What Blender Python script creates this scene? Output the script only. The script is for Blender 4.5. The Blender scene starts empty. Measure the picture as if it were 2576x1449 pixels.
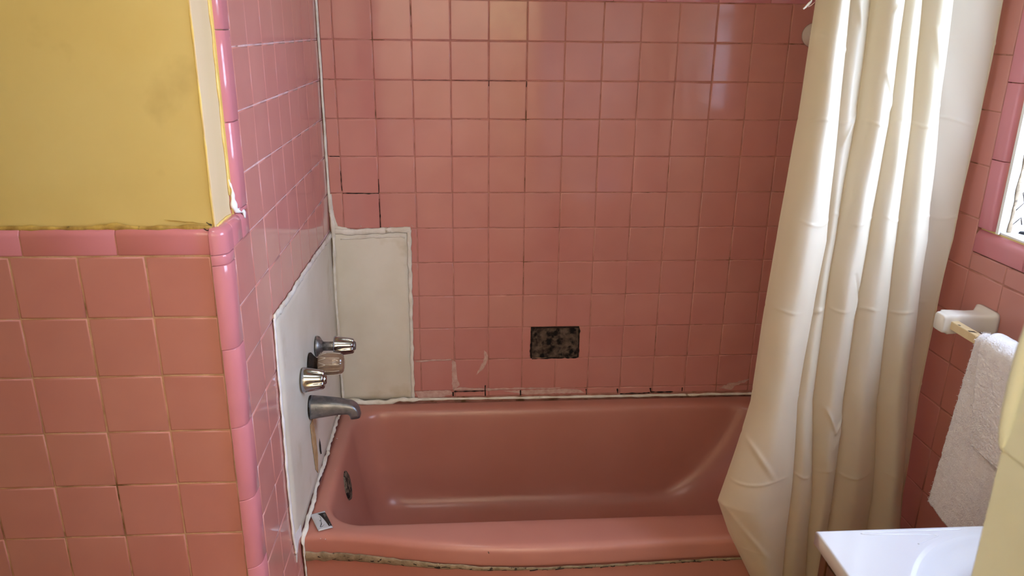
import bpy, bmesh, math, random
import numpy as np
from mathutils import Vector, Matrix, noise
random.seed(7)
C = bpy.context.scene.collection
sc = bpy.context.scene

# ------------------------------------------------------------------ camera, world, lights, exposure
ZF = 1.53                       # height of the reference tile joint above the floor
def cam_matrix(yaw, pitch, roll, loc):
    f = Vector((math.sin(yaw)*math.cos(pitch), math.cos(yaw)*math.cos(pitch), math.sin(pitch)))
    r = Vector((math.cos(yaw), -math.sin(yaw), 0)); u = r.cross(f)
    r2 = r*math.cos(roll)+u*math.sin(roll); u2 = -r*math.sin(roll)+u*math.cos(roll)
    return Matrix(((r2.x, u2.x, -f.x, loc[0]), (r2.y, u2.y, -f.y, loc[1]), (r2.z, u2.z, -f.z, loc[2]), (0, 0, 0, 1)))
cd = bpy.data.cameras.new('camera'); cam = bpy.data.objects.new('camera', cd); C.objects.link(cam)
cam.matrix_world = cam_matrix(.0712, -.3243, .0114, (.3893, -2.3124, .0371+ZF))
cd.sensor_width = 36; cd.lens = 36*1950.4/2576; cd.clip_start = .02
cd.dof.use_dof = True; cd.dof.focus_distance = 2.1; cd.dof.aperture_fstop = 8
sc.camera = cam

w = bpy.data.worlds.new('sky'); sc.world = w; w.use_nodes = True
bg = w.node_tree.nodes['Background']
bg.inputs[0].default_value = (.57, .715, 1.0, 1); bg.inputs[1].default_value = 25.0

def area(name, loc, rot, sx, sy, power, col, portal=False):
    l = bpy.data.lights.new(name, 'AREA'); l.shape = 'RECTANGLE'; l.size = sx; l.size_y = sy
    l.energy = power; l.color = col; l.cycles.is_portal = portal
    o = bpy.data.objects.new(name, l); C.objects.link(o); o.location = loc; o.rotation_euler = rot
    return o
# daylight enters by the window only; the portal just guides sampling of the sky
area('window_portal', (1.625, -1.228, ZF+.025), (0, math.radians(90), 0), .75, .744, 1, (1, 1, 1), True)
area('bath_fill_light', (.15, -1.45, 2.33), (0, 0, 0), .30, .30, 3.4, (1, .94, .88))  # added fill lamp, lifts the room light from above
area('hall_fill_light', (.45, -2.75, 2.15), (math.radians(-80), 0, 0), .8, .2, 70.0, (1, .91, .80))  # added unseen fill, bounced off the hall end wall through the doorway

sc.view_settings.view_transform = 'Standard'; sc.view_settings.look = 'None'
sc.view_settings.gamma = 1; sc.view_settings.use_curve_mapping = False
sc.view_settings.exposure = 0.0

# ------------------------------------------------------------------ helpers
def lin(c):
    return tuple(((v/255)/12.92 if v/255 <= .04045 else ((v/255+.055)/1.055)**2.4) for v in c)+(1,)
def nt(name):
    m = bpy.data.materials.new(name); m.use_nodes = True
    return m, m.node_tree, m.node_tree.nodes['Principled BSDF']
def mat(name, c1, c2=None, scale=8, detail=4, rough=.5, bump=0, bscale=60, metal=0, rvar=0, coat=0, ior=1.45,
        spots=None, hue=None, stretch=(1, 1, 1), rough2=None, spec=None, lo=.35, hi=.65):
    m, t, b = nt(name); N = t.nodes; L = t.links
    tc = N.new('ShaderNodeTexCoord'); mp = N.new('ShaderNodeMapping'); mp.inputs['Scale'].default_value = stretch
    geo = N.new('ShaderNodeNewGeometry'); L.new(geo.outputs['Position'], mp.inputs[0])
    nz = N.new('ShaderNodeTexNoise'); nz.inputs['Scale'].default_value = scale; nz.inputs['Detail'].default_value = detail
    L.new(mp.outputs[0], nz.inputs['Vector'])
    rp = N.new('ShaderNodeMapRange'); rp.inputs[1].default_value = lo; rp.inputs[2].default_value = hi
    L.new(nz.outputs[0], rp.inputs[0])
    mx = N.new('ShaderNodeMix'); mx.data_type = 'RGBA'
    mx.inputs[6].default_value = lin(c1); mx.inputs[7].default_value = lin(c2 or c1)
    L.new(rp.outputs[0], mx.inputs[0]); out = mx.outputs[2]
    if rvar:
        oi = N.new('ShaderNodeObjectInfo'); hs = N.new('ShaderNodeHueSaturation')
        m1 = N.new('ShaderNodeMapRange'); m1.inputs[3].default_value = 1-rvar; m1.inputs[4].default_value = 1+rvar
        L.new(oi.outputs['Random'], m1.inputs[0]); L.new(m1.outputs[0], hs.inputs['Value'])
        mm = N.new('ShaderNodeMath'); mm.operation = 'MULTIPLY'; mm.inputs[1].default_value = 7.31
        L.new(oi.outputs['Random'], mm.inputs[0]); fr = N.new('ShaderNodeMath'); fr.operation = 'FRACT'; L.new(mm.outputs[0], fr.inputs[0])
        m2 = N.new('ShaderNodeMapRange'); m2.inputs[3].default_value = .5-.0025; m2.inputs[4].default_value = .5+.0025
        L.new(fr.outputs[0], m2.inputs[0]); L.new(m2.outputs[0], hs.inputs['Hue'])
        L.new(out, hs.inputs['Color']); out = hs.outputs[0]
    if spots:   # (colour, scale, threshold, width)
        n2 = N.new('ShaderNodeTexNoise'); n2.inputs['Scale'].default_value = spots[1]; n2.inputs['Detail'].default_value = 6
        L.new(geo.outputs['Position'], n2.inputs['Vector'])
        r2 = N.new('ShaderNodeMapRange'); r2.inputs[1].default_value = spots[2]; r2.inputs[2].default_value = spots[2]+spots[3]
        L.new(n2.outputs[0], r2.inputs[0]); m3 = N.new('ShaderNodeMix'); m3.data_type = 'RGBA'
        L.new(r2.outputs[0], m3.inputs[0]); L.new(out, m3.inputs[6]); m3.inputs[7].default_value = lin(spots[0]); out = m3.outputs[2]
    L.new(out, b.inputs['Base Color'])
    b.inputs['Roughness'].default_value = rough; b.inputs['Metallic'].default_value = metal
    b.inputs['IOR'].default_value = ior; b.inputs['Coat Weight'].default_value = coat
    if rough2 is not None:
        r4 = N.new('ShaderNodeMapRange'); r4.inputs[1].default_value = .35; r4.inputs[2].default_value = .65
        r4.inputs[3].default_value = rough; r4.inputs[4].default_value = rough2
        L.new(nz.outputs[0], r4.inputs[0]); L.new(r4.outputs[0], b.inputs['Roughness'])
    if bump:
        n3 = N.new('ShaderNodeTexNoise'); n3.inputs['Scale'].default_value = bscale; n3.inputs['Detail'].default_value = 3
        L.new(mp.outputs[0], n3.inputs['Vector'])
        bp = N.new('ShaderNodeBump'); bp.inputs['Strength'].default_value = 1; bp.inputs['Distance'].default_value = bump
        L.new(n3.outputs[0], bp.inputs['Height']); L.new(bp.outputs[0], b.inputs['Normal'])
    return m

M = {}
M['tile'] = mat('pink_glazed_tile', (199, 137, 130), (194, 130, 123), 6, 2, .09, .0005, 9, rvar=.02)
M['tile_reflection'] = mat('tile_painted_reflection', (205, 152, 130), (200, 140, 126), 12, 2, .16, .0006, 9)  # pink glaze shifted to tan: a warm hallway reflection painted into the colour
M['trim'] = mat('rose_trim_tile', (206, 132, 142), (200, 126, 136), 6, 2, .10, .0003, 12, rvar=.012)
M['grout'] = mat('pink_grout', (192, 136, 122), (164, 110, 96), 30, 5, .9, .001, 220, spots=((120, 85, 60), 14, .60, .08))
M['grout_side'] = mat('light_pink_grout', (232, 196, 196), (205, 160, 156), 30, 5, .9, .001, 220, spots=((150, 105, 95), 16, .64, .08))
M['grout_dirty'] = mat('tan_dirty_grout', (212, 172, 148), (190, 148, 120), 30, 5, .9, .001, 220, spots=((112, 84, 50), 10, .58, .1))
M['yellow'] = mat('yellow_wall_paint', (222, 202, 136), (217, 194, 124), 4, 4, .42, .0012, 14, spots=((165, 140, 84), 3.2, .60, .16))
M['cream_strip'] = mat('bare_cream_plaster', (232, 208, 172), (222, 200, 158), 10, 5, .6, .0005, 90, stretch=(1, 1, .15))
M['paint_edge'] = mat('yellow_paint_edge', (240, 215, 130), (226, 196, 112), 30, 4, .4, .0006, 200)
M['paint_grime'] = mat('grimy_paint_ridge', (206, 176, 96), (150, 118, 58), 45, 5, .5, .0008, 200, spots=((70, 48, 30), 38, .62, .06))
M['tub'] = mat('pink_tub_enamel', (184, 125, 112), (179, 118, 104), 3, 3, .26, .0002, 10)
M['caulk'] = mat('white_caulk', (236, 232, 224), (214, 206, 192), 30, 5, .55, .0015, 160, spots=((150, 132, 108), 26, .66, .08))
M['caulk_w'] = mat('clean_white_caulk', (244, 242, 244), (232, 230, 230), 30, 5, .5, .001, 120)
M['caulk_thin'] = mat('smeared_caulk', (208, 176, 168), (190, 150, 140), 60, 5, .7, .001, 200)
M['grime'] = mat('olive_mouldy_sealant', (158, 138, 112), (118, 100, 76), 50, 7, .7, .002, 130, spots=((46, 32, 20), 55, .62, .06))
M['panel'] = mat('white_board', (226, 220, 208), (214, 206, 190), 5, 5, .38, .0006, 24, spots=((196, 184, 158), 6, .60, .12))
M['black'] = mat('black_mould_gap', (24, 16, 12), (44, 30, 22), 60, 5, .95, .002, 200)
M['mould'] = mat('mouldy_mortar', (104, 88, 76), (62, 48, 40), 60, 8, .95, .003, 160, spots=((12, 8, 7), 42, .47, .14))
M['chrome'] = mat('chrome', (186, 192, 202), (166, 168, 172), 60, 5, .10, 0, metal=1, rough2=.2)
M['chrome_dull'] = mat('limescaled_chrome', (150, 150, 150), (118, 116, 116), 120, 8, .32, .0006, 320, metal=.85, rough2=.55, spots=((190, 188, 184), 160, .63, .08))
M['spout'] = mat('worn_grey_spout_metal', (142, 144, 148), (118, 120, 124), 60, 8, .30, .0003, 300, metal=.8, rough2=.45, spots=((175, 176, 178), 130, .66, .08))
M['acrylic'] = mat('aged_brown_acrylic', (140, 116, 96), (118, 96, 78), 30, 5, .18, .0004, 200, coat=.6)
M['acrylic_line'] = mat('acrylic_pale_lines', (214, 200, 180), (200, 184, 164), 30, 5, .3)
M['rust'] = mat('corroded_plate', (128, 114, 98), (70, 54, 44), 120, 8, .7, .002, 240, metal=.3, spots=((26, 18, 15), 90, .50, .08))
M['stain'] = mat('ochre_water_stain', (200, 168, 126), (180, 144, 100), 40, 5, .8, .001, 160)
M['ceramic'] = mat('white_ceramic', (236, 228, 220), (230, 222, 212), 6, 3, .12, spots=((120, 90, 70), 70, .78, .03))
M['bar'] = mat('cream_bar_paint', (226, 202, 158), (216, 190, 144), 20, 4, .35, spots=((92, 74, 58), 48, .70, .03))
M['towel'] = mat('white_terry', (246, 242, 244), (238, 232, 235), 60, 5, .95, .002, 300)
M['counter'] = mat('white_cultured_marble', (216, 214, 216), (210, 208, 212), 3, 4, .12, .0003, 12, coat=.3)
M['bowl'] = mat('sink_bowl', (232, 226, 226), (226, 218, 216), 3, 4, .14, coat=.3)
M['wood'] = mat('brown_cabinet_wood', (112, 72, 46), (84, 52, 34), 16, 6, .35, .0006, 60, stretch=(1, 1, .12), spots=((160, 120, 86), 46, .70, .04))
M['wood_dark'] = mat('dark_cabinet_wood', (70, 42, 30), (48, 28, 20), 16, 6, .4, .0004, 60, stretch=(1, 1, .12))
M['door'] = mat('cream_door_paint', (220, 230, 222), (214, 222, 212), 6, 4, .35, .0006, 26)
M['white_paint'] = mat('white_window_paint', (236, 234, 232), (224, 222, 218), 14, 5, .6, .002, 40, spots=((170, 156, 132), 24, .68, .06))
M['grey_bead'] = mat('grey_white_edge', (206, 202, 200), (188, 184, 180), 20, 5, .5, .001, 90)
M['crack'] = mat('hairline_crack', (70, 58, 48), None, 20, 3, .9)
M['hall_paint'] = mat('pale_hall_paint', (232, 224, 208), (226, 216, 198), 4, 3, .6)
M['outdoor'] = mat('pale_outdoor_wall', (226, 220, 200), (214, 206, 184), 2, 4, .8)
M['bag'] = mat('black_crumpled_plastic', (22, 24, 30), (38, 40, 48), 40, 5, .35, .002, 90)
M['ceiling'] = mat('ceiling_paint', (240, 236, 228), (234, 230, 220), 4, 3, .8)
M['floor'] = mat('floor_tile', (150, 120, 104), (132, 104, 90), 5, 4, .35)
M['sachet_w'] = mat('silver_white_sachet', (214, 216, 222), (202, 204, 210), 30, 3, .25, metal=.25)
M['sachet_b'] = mat('black_print', (22, 14, 16), None, 30, 3, .3)
M['ink'] = mat('black_ink', (40, 40, 46), None, 30, 3, .5)
M['ink_g'] = mat('grey_print', (150, 146, 146), None, 30, 3, .5)
M['paint_white'] = mat('wet_white_filler', (246, 246, 248), (238, 240, 244), 30, 5, .35, .001, 120)
M['ground'] = mat('outdoor_ground', (140, 146, 120), (120, 130, 100), 2, 4, .9)

# curtain: slightly translucent cloth
def curtain_mat():
    m, t, b = nt('cream_curtain_cloth'); N = t.nodes; L = t.links
    geo = N.new('ShaderNodeNewGeometry'); mp = N.new('ShaderNodeMapping'); mp.inputs['Scale'].default_value = (1, 1, .35)
    L.new(geo.outputs['Position'], mp.inputs[0])
    nz = N.new('ShaderNodeTexNoise'); nz.inputs['Scale'].default_value = 5; L.new(mp.outputs[0], nz.inputs['Vector'])
    mx = N.new('ShaderNodeMix'); mx.data_type = 'RGBA'; mx.inputs[6].default_value = lin((226, 216, 196)); mx.inputs[7].default_value = lin((222, 209, 184))
    L.new(nz.outputs[0], mx.inputs[0]); L.new(mx.outputs[2], b.inputs['Base Color'])
    b.inputs['Roughness'].default_value = .42; b.inputs['Sheen Weight'].default_value = .15
    n3 = N.new('ShaderNodeTexNoise'); n3.inputs['Scale'].default_value = 26; n3.inputs['Detail'].default_value = 2; L.new(mp.outputs[0], n3.inputs['Vector'])
    bp = N.new('ShaderNodeBump'); bp.inputs['Strength'].default_value = 1; bp.inputs['Distance'].default_value = .0014
    L.new(n3.outputs[0], bp.inputs['Height']); L.new(bp.outputs[0], b.inputs['Normal'])
    tr = N.new('ShaderNodeBsdfTranslucent'); tr.inputs[0].default_value = lin((244, 226, 176))
    ms = N.new('ShaderNodeMixShader'); ms.inputs[0].default_value = .30
    L.new(b.outputs[0], ms.inputs[1]); L.new(tr.outputs[0], ms.inputs[2])
    tp = N.new('ShaderNodeBsdfTransparent'); m4 = N.new('ShaderNodeMixShader'); m4.inputs[0].default_value = .15   # sheer thin cloth
    L.new(ms.outputs[0], m4.inputs[1]); L.new(tp.outputs[0], m4.inputs[2])
    L.new(m4.outputs[0], N['Material Output'].inputs[0]); return m
M['curtain'] = curtain_mat()
def glass_mat():
    m, t, b = nt('window_glass'); N = t.nodes; L = t.links
    tr = N.new('ShaderNodeBsdfTransparent'); gl = N.new('ShaderNodeBsdfGlossy'); gl.inputs['Roughness'].default_value = .02
    ms = N.new('ShaderNodeMixShader'); ms.inputs[0].default_value = .06
    L.new(tr.outputs[0], ms.inputs[1]); L.new(gl.outputs[0], ms.inputs[2])
    L.new(ms.outputs[0], N['Material Output'].inputs[0]); return m
M['glass'] = glass_mat()
def added_lamp_mat():
    m, t, b = nt('added_lamp_glass'); b.inputs['Base Color'].default_value = (.9, .85, .75, 1)
    b.inputs['Emission Color'].default_value = (1, .8, .55, 1); b.inputs['Emission Strength'].default_value = 1.5; return m
M['lamp'] = added_lamp_mat()  # glow for the added lamp fixtures

def link(name, me, m, parent=None, mw=None):
    o = bpy.data.objects.new(name, me); C.objects.link(o)
    if m is not None and len(me.materials) == 0: me.materials.append(m)
    if mw is not None: o.matrix_world = mw
    if parent is not None:
        o.parent = parent
        o.matrix_parent_inverse = PINV.get(parent.name, Matrix())
    return o
PINV = {}
def tag(o, label=None, cat=None, group=None, kind=None):
    if label: o['label'] = label
    if cat: o['category'] = cat
    if group: o['group'] = group
    if kind: o['kind'] = kind
    return o
def thing(name, label, cat, loc=(0, 0, 0), group=None):
    o = bpy.data.objects.new(name, None); C.objects.link(o); o.location = loc; o.empty_display_size = .05
    PINV[o.name] = Matrix.Translation(loc).inverted()
    return tag(o, label, cat, group)
def mesh(verts, faces, smooth=False, name='m'):
    me = bpy.data.meshes.new(name); me.from_pydata([tuple(v) for v in verts], [], faces)
    if smooth: me.polygons.foreach_set('use_smooth', [True]*len(me.polygons))
    me.update(); return me
def bm_mesh(bm, smooth=False):
    me = bpy.data.meshes.new('m'); bm.to_mesh(me); bm.free()
    if smooth: me.polygons.foreach_set('use_smooth', [True]*len(me.polygons))
    return me
def box(x0, x1, y0, y1, z0, z1, bevel=0, seg=2):
    bm = bmesh.new(); bmesh.ops.create_cube(bm, size=1)
    for v in bm.verts:
        v.co = Vector(((x0+x1)/2+v.co.x*(x1-x0), (y0+y1)/2+v.co.y*(y1-y0), (z0+z1)/2+v.co.z*(z1-z0)))
    if bevel: bmesh.ops.bevel(bm, geom=bm.edges[:], offset=bevel, segments=seg, profile=.5, affect='EDGES')
    return bm_mesh(bm, False)
def lathe(prof, axis_o, axis, n=32, mod=None):
    """prof: list of (distance along axis, radius); mod(angle, i)->radius factor"""
    a = Vector(axis).normalized(); h = Vector((0, 0, 1)) if abs(a.z) < .9 else Vector((0, 1, 0))
    u = a.cross(h).normalized(); v = a.cross(u); O = Vector(axis_o); V = []; F = []
    for i, (d, r) in enumerate(prof):
        for k in range(n):
            t = 2*math.pi*k/n; rr = r*(mod(t, i) if mod else 1)
            V.append(O+a*d+(u*math.cos(t)+v*math.sin(t))*rr)
    for i in range(len(prof)-1):
        for k in range(n):
            k2 = (k+1) % n; F.append((i*n+k, i*n+k2, (i+1)*n+k2, (i+1)*n+k))
    F.append(tuple(range(n))[::-1]); F.append(tuple((len(prof)-1)*n+k for k in range(n)))
    me = mesh(V, F, True); bm = bmesh.new(); bm.from_mesh(me); bmesh.ops.recalc_face_normals(bm, faces=bm.faces[:]); bm.to_mesh(me); bm.free(); return me
def tube(pts, rad, n=8, closed_ends=True, squash=None):
    """rad: float or fn(i); squash=(normal, factor) flattens the tube along a direction"""
    pts = [Vector(p) for p in pts]; V = []; F = []
    for i, p in enumerate(pts):
        d = (pts[min(i+1, len(pts)-1)]-pts[max(i-1, 0)]).normalized()
        if squash: u = squash[0] - d*squash[0].dot(d); u.normalize()
        else:
            h = Vector((0, 0, 1)) if abs(d.z) < .9 else Vector((1, 0, 0)); u = d.cross(h).normalized()
        v = d.cross(u); r = rad(i) if callable(rad) else rad; q = squash[1] if squash else 1
        for k in range(n):
            t = 2*math.pi*k/n; V.append(p+u*math.cos(t)*r*q+v*math.sin(t)*r)
    for i in range(len(pts)-1):
        for k in range(n):
            k2 = (k+1) % n; F.append((i*n+k, i*n+k2, (i+1)*n+k2, (i+1)*n+k))
    if closed_ends: F.append(tuple(range(n))); F.append(tuple((len(pts)-1)*n+k for k in range(n))[::-1])
    me = mesh(V, F, True); bm = bmesh.new(); bm.from_mesh(me); bmesh.ops.recalc_face_normals(bm, faces=bm.faces[:]); bm.to_mesh(me); bm.free(); return me
def resample(pts, step):
    pts = [Vector(p) for p in pts]; out = []
    for a, b in zip(pts, pts[1:]):
        n = max(1, int((b-a).length/step))
        for k in range(n): out.append(a.lerp(b, k/n))
    out.append(pts[-1]); return out
def bead(name, pts, r, parent, m, normal, flat=.45, jit=.25, step=.006, wob=.0012, label=None):
    """irregular hand-run bead of sealant lying against a wall"""
    P = resample(pts, step); nrm = Vector(normal); s = random.random()*99
    Q = []
    for i, p in enumerate(P):
        n1 = noise.noise(Vector((i*.13+s, 0, 0))); n2 = noise.noise(Vector((i*.13, s, 7)))
        d = (P[min(i+1, len(P)-1)]-P[max(i-1, 0)]).normalized(); side = nrm.cross(d)
        Q.append(p+side*n1*wob*2.2+nrm*n2*wob*.4)
    rf = (lambda i: (r(i/len(P)) if callable(r) else r)*(1+jit*2*noise.noise(Vector((i*.35, s, 3)))))
    o = link(name, tube(Q, rf, 8, True, (nrm, flat)), m, parent)
    if label: o['label'] = label
    return o
def patchy(name, poly, plane, off, parent, m, thick=.0012, rag=.0015, label=None, z=True):
    """thin ragged slab of stuff stuck on a wall; poly in (a, b); plane fn (a, b, d) -> xyz"""
    P = [Vector((a, b, 0)) for a, b in poly]; P.append(P[0]); R = resample(P, .006)[:-1]
    R = [p+Vector((noise.noise(p*160)*rag, noise.noise(p*160+Vector((5, 9, 2)))*rag, 0)) for p in R]
    n = len(R); V = [plane(p.x, p.y, off) for p in R]+[plane(p.x, p.y, off+thick) for p in R]
    F = [tuple(range(n, 2*n))]+[(i, (i+1) % n, n+(i+1) % n, n+i) for i in range(n)]
    me = mesh(V, F); bm = bmesh.new(); bm.from_mesh(me)
    bmesh.ops.triangulate(bm, faces=[f for f in bm.faces if len(f.verts) > 4]); bmesh.ops.recalc_face_normals(bm, faces=bm.faces[:]); bm.to_mesh(me); bm.free()
    o = link(name, me, m, parent)
    if label: o['label'] = label
    return o

P = .1095
# orientation frames: local x right, y up, z out of the wall
FB = Matrix(((1, 0, 0), (0, 0, -1), (0, 1, 0))).to_4x4()        # faces -y
FL = Matrix(((0, 0, 1), (1, 0, 0), (0, 1, 0))).to_4x4()         # faces +x
FR = Matrix(((0, 0, -1), (-1, 0, 0), (0, 1, 0))).to_4x4()       # faces -x
TM = {}
def tile_mesh(wd, ht, m, gap=.0022):
    key = (round(wd, 4), round(ht, 4), m.name)
    if key in TM: return TM[key]
    a, b = wd/2-gap/2, ht/2-gap/2
    V = []; F = []
    for ins, z in ((0, -.006), (0, -.0016), (.0006, -.0005), (.0026, 0)):
        V += [(-a+ins, -b+ins, z), (a-ins, -b+ins, z), (a-ins, b-ins, z), (-a+ins, b-ins, z)]
    for l in range(3):
        for k in range(4):
            k2 = (k+1) % 4; F.append((l*4+k, l*4+k2, l*4+4+k2, l*4+4+k))
    F.append((12, 13, 14, 15)); me = mesh(V, F, True, 'tile'); me.polygons[12].use_smooth = False
    me.materials.append(m); TM[key] = me; return me
def put_tile(parent, frame, origin, wd, ht, m=None, name='tile', tilt=.0035, lift=.0003, gap=.0022):
    m = m or M['tile']; me = tile_mesh(wd, ht, m, gap)
    rx, ry, rz = (random.gauss(0, tilt), random.gauss(0, tilt), random.gauss(0, .0022))
    mw = Matrix.Translation(origin) @ frame @ Matrix.Translation((random.gauss(0, .0002), random.gauss(0, .0002), random.uniform(-lift, lift))) @ \
        Matrix.Rotation(rx, 4, 'X') @ Matrix.Rotation(ry, 4, 'Y') @ Matrix.Rotation(rz, 4, 'Z')
    return link(name, me, m, parent, mw)
BM_ = {}
def bull_mesh(length, wd, r, m, drop=.012, gap=.0014):
    """trim tile: runs along local y; flat face from x=0 to wd-r then rounds back at x=wd"""
    key = (round(length, 4), wd, r, m.name, drop)
    if key in BM_: return BM_[key]
    pr = [(gap/2, -.006), (gap/2, -.0014), (gap/2+.0008, -.0003), (gap/2+.0024, 0), (wd-r, 0)]
    pr += [(wd-r+r*math.sin(t), -r+r*math.cos(t)) for t in [math.pi/2*k/8 for k in range(1, 9)]]
    if drop > r: pr.append((wd, -drop))
    V = []; ys = [gap/2, gap/2+.0012, length-gap/2-.0012, length-gap/2]
    for j, y in enumerate(ys):
        for (x, z) in pr:
            e = .0007 if j in (0, 3) else 0
            V.append((x, y, z-e if z > -r*.98 else z))
    n = len(pr); F = [(j*n+i, j*n+i+1, (j+1)*n+i+1, (j+1)*n+i) for j in range(3) for i in range(n-1)]
    F.append(tuple(range(n))[::-1]); F.append(tuple(3*n+i for i in range(n)))
    me = mesh(V, F, True, 'trim_tile'); me.materials.append(m); BM_[key] = me; return me
def put_bull(parent, frame, origin, length, wd, r, m=None, name='trim_tile', drop=.012, rot=0, flip=False):
    m = m or M['trim']; me = bull_mesh(length, wd, r, m, drop)
    mw = Matrix.Translation(origin) @ frame @ Matrix.Rotation(rot, 4, 'Z')
    if flip: mw = mw @ Matrix.Scale(-1, 4, (1, 0, 0))
    mw = mw @ Matrix.Translation((0, 0, random.uniform(-.0002, .0002))) @ Matrix.Rotation(random.gauss(0, .0008), 4, 'X')
    return link(name, me, m, parent, mw)
pb = lambda a, b, d: (a, -d, b)            # back wall   (a = x, b = z)
pl = lambda a, b, d: (d, a, b)             # alcove side (a = y, b = z)
pr_ = lambda a, b, d: (1.474-d, a, b)      # right wall

# ------------------------------------------------------------------ room shell
X1 = 1.474; XL = -.95; YN = -1.85; YH = -3.9; H = 2.40
def struct(name, me, m, label):
    o = link(name, me, m); return tag(o, label, kind='structure')
floor = struct('floor', box(XL-.1, X1+.12, YH-.1, .14, -.08, 0), M['floor'], 'tan bathroom floor below the tub')
ceiling = struct('ceiling', box(XL-.1, X1+.12, YH-.1, .14, H, H+.08), M['ceiling'], 'cream ceiling above the bathroom')
wall_back = struct('wall_back', box(-.14, X1+.12, .007, .13, 0, H), M['yellow'], 'back wall of the tub alcove covered in square pink tiles')
wall_left = struct('wall_left', box(-.16, -.012, -.925, .007, 0, H), M['yellow'], 'side wall of the tub alcove with the taps, pink tiles and a white board')
wall_front = struct('wall_front', box(XL, -.019, -1.018, -.925, 0, H), M['yellow'], 'short wall left of the tub, yellow paint above pink tiles')
wall_outer = struct('wall_outer', box(XL-.1, XL, YH-.1, -.925, 0, H), M['yellow'], 'yellow side wall of the bathroom, left')
# right wall with a window opening
WY0, WY1, WZ0, WZ1 = -1.60, -.856, ZF-.35, ZF+.40
rv = []; rf_ = []
def addbox(b):
    me = box(*b); k = len(rv); rv.extend([v.co[:] for v in me.vertices]); rf_.extend([tuple(i+k for i in p.vertices) for p in me.polygons]); bpy.data.meshes.remove(me)
for b in ((X1+.010, X1+.16, WY1, .007, 0, H), (X1+.010, X1+.16, YH, WY0, 0, H), (X1+.010, X1+.16, WY0, WY1, 0, WZ0), (X1+.010, X1+.16, WY0, WY1, WZ1, H)): addbox(b)
wall_right = struct('wall_right', mesh(rv, rf_), M['yellow'], 'right wall with pink tiles around the bright window')
rv.clear(); rf_.clear()
for b in ((XL, -.02, YN-.12, YN, 0, H), (.84, X1+.01, YN-.12, YN, 0, H), (-.02, .84, YN-.12, YN, 2.08, H)): addbox(b)
wall_near = struct('wall_near', mesh(rv, rf_), M['hall_paint'], 'pale wall around the doorway the photo is taken from')
wall_hall = struct('wall_hall', box(XL, X1+.16, YH-.1, YH, 0, H), M['hall_paint'], 'pale end wall of the hall outside the bathroom')

# grout beds
HX0, HX1, HZ0, HZ1 = .6165, .7755, ZF-.9865, ZF-.8755
rv.clear(); rf_.clear()
for b in ((0, HX0, .0014, .0068, 0, ZF+.1596), (HX1, X1+.01, .0014, .0068, 0, ZF+.1596), (HX0, HX1, .0014, .0068, 0, HZ0), (HX0, HX1, .0014, .0068, HZ1, ZF+.1596)): addbox(b)
link('grout', mesh(rv, rf_), M['grout'], wall_back)
link('grout', box(-.0118, -.0014, -.985, .0068, 0, ZF-.296), M['grout_side'], wall_left)
link('grout', box(-.0118, -.0014, -.877, .0068, ZF-.285, ZF+.31), M['grout_side'], wall_left)
link('grout', box(XL, -.026, -1.0286, -1.0182, 0, ZF-.296), M['grout_dirty'], wall_front)
rv.clear(); rf_.clear()
for b in ((X1+.0014, X1+.0098, -.80, .0014, 0, ZF+.31), (X1+.0014, X1+.0098, YN, -.80, 0, ZF-.403)): addbox(b)
link('grout', mesh(rv, rf_), M['grout'], wall_right)

# ---- back wall tiles
X0 = .0422
for j in range(-1, 11):          # row j spans z from -j*P down to -(j+1)*P
    zt = ZF-j*P; zb = zt-P
    if j == 10: zb = ZF-1.118
    for i in range(-1, 14):
        xa = X0+i*P; xb = xa+P
        if i == -1: xa = .006
        xb = min(xb, X1-.002)
        if xb-xa < .01: continue
        if j in (5, 6, 7, 8, 9, 10) and i < 2:              # white board stands here
            if i < 1: continue
            xa = .236
            if j >= 5 and xb-xa < .02: pass
        if j == 8 and i == 5: xb = .617
        if j == 8 and i == 6: xa = .775
        mm = M['tile_reflection'] if (j, i) == (-1, 4) else M['tile']  # one tile carries the painted warm reflection
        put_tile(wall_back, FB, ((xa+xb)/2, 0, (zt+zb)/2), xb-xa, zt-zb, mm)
for i in range(-1, 10):
    xa = max(.004, X0+.028+i*.1525); xb = min(X0+.028+(i+1)*.1525, X1-.002)
    # cap course of rose trim along the top of the field
    put_bull(wall_back, FB, (xb, 0, ZF+P), xb-xa, .05, .014, rot=math.pi/2)

# ---- alcove side wall tiles   (a = y)
YL = -.8753
for j in range(-3, 14):
    zt = ZF-j*P; zb = max(zt-P, .002)
    for i in range(-1, 8):
        ya = YL+i*P; yb = min(ya+P, -.004)
        if i == -1 and j < 3: continue
        if 5 <= j <= 9 and i >= 1: continue                 # board
        if j == 10 and i >= 1: zt2 = ZF-1.135
        if j >= 10 and i >= 2: continue                      # behind the tub
        put_tile(wall_left, FL, (0, (ya+yb)/2, (zt+zb)/2), yb-ya, zt-zb, gap=.0022)
# upper vertical trim beside the cream strip
k = 0
for z0, z1 in ((-.285, -.2765), (-.2765, -.124), (-.124, .028), (.028, .1805), (.1805, .31)):
    put_bull(wall_left, FL, (0, YL, ZF+z0), z1-z0, .05, .018, flip=True)
# lower vertical trim at the outside corner
zs = [-.331, -.3495, -.503, -.656, -.808, -.960, -1.112, -1.264, -1.416, -1.528]
for a, b in zip(zs, zs[1:]):
    put_bull(wall_left, FL, (0, -.985, ZF+b), a-b, .050, .0255, flip=True, drop=.0255)
# horizontal cap on the side, y -.985 .. -.875
put_bull(wall_left, FL, (0, -.8765, ZF-.3305), .0485, .0455, .012, rot=math.pi/2, drop=.018)
put_bull(wall_left, FL, (0, -.925, ZF-.3305), .060, .0455, .012, rot=math.pi/2, drop=.018)
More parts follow.
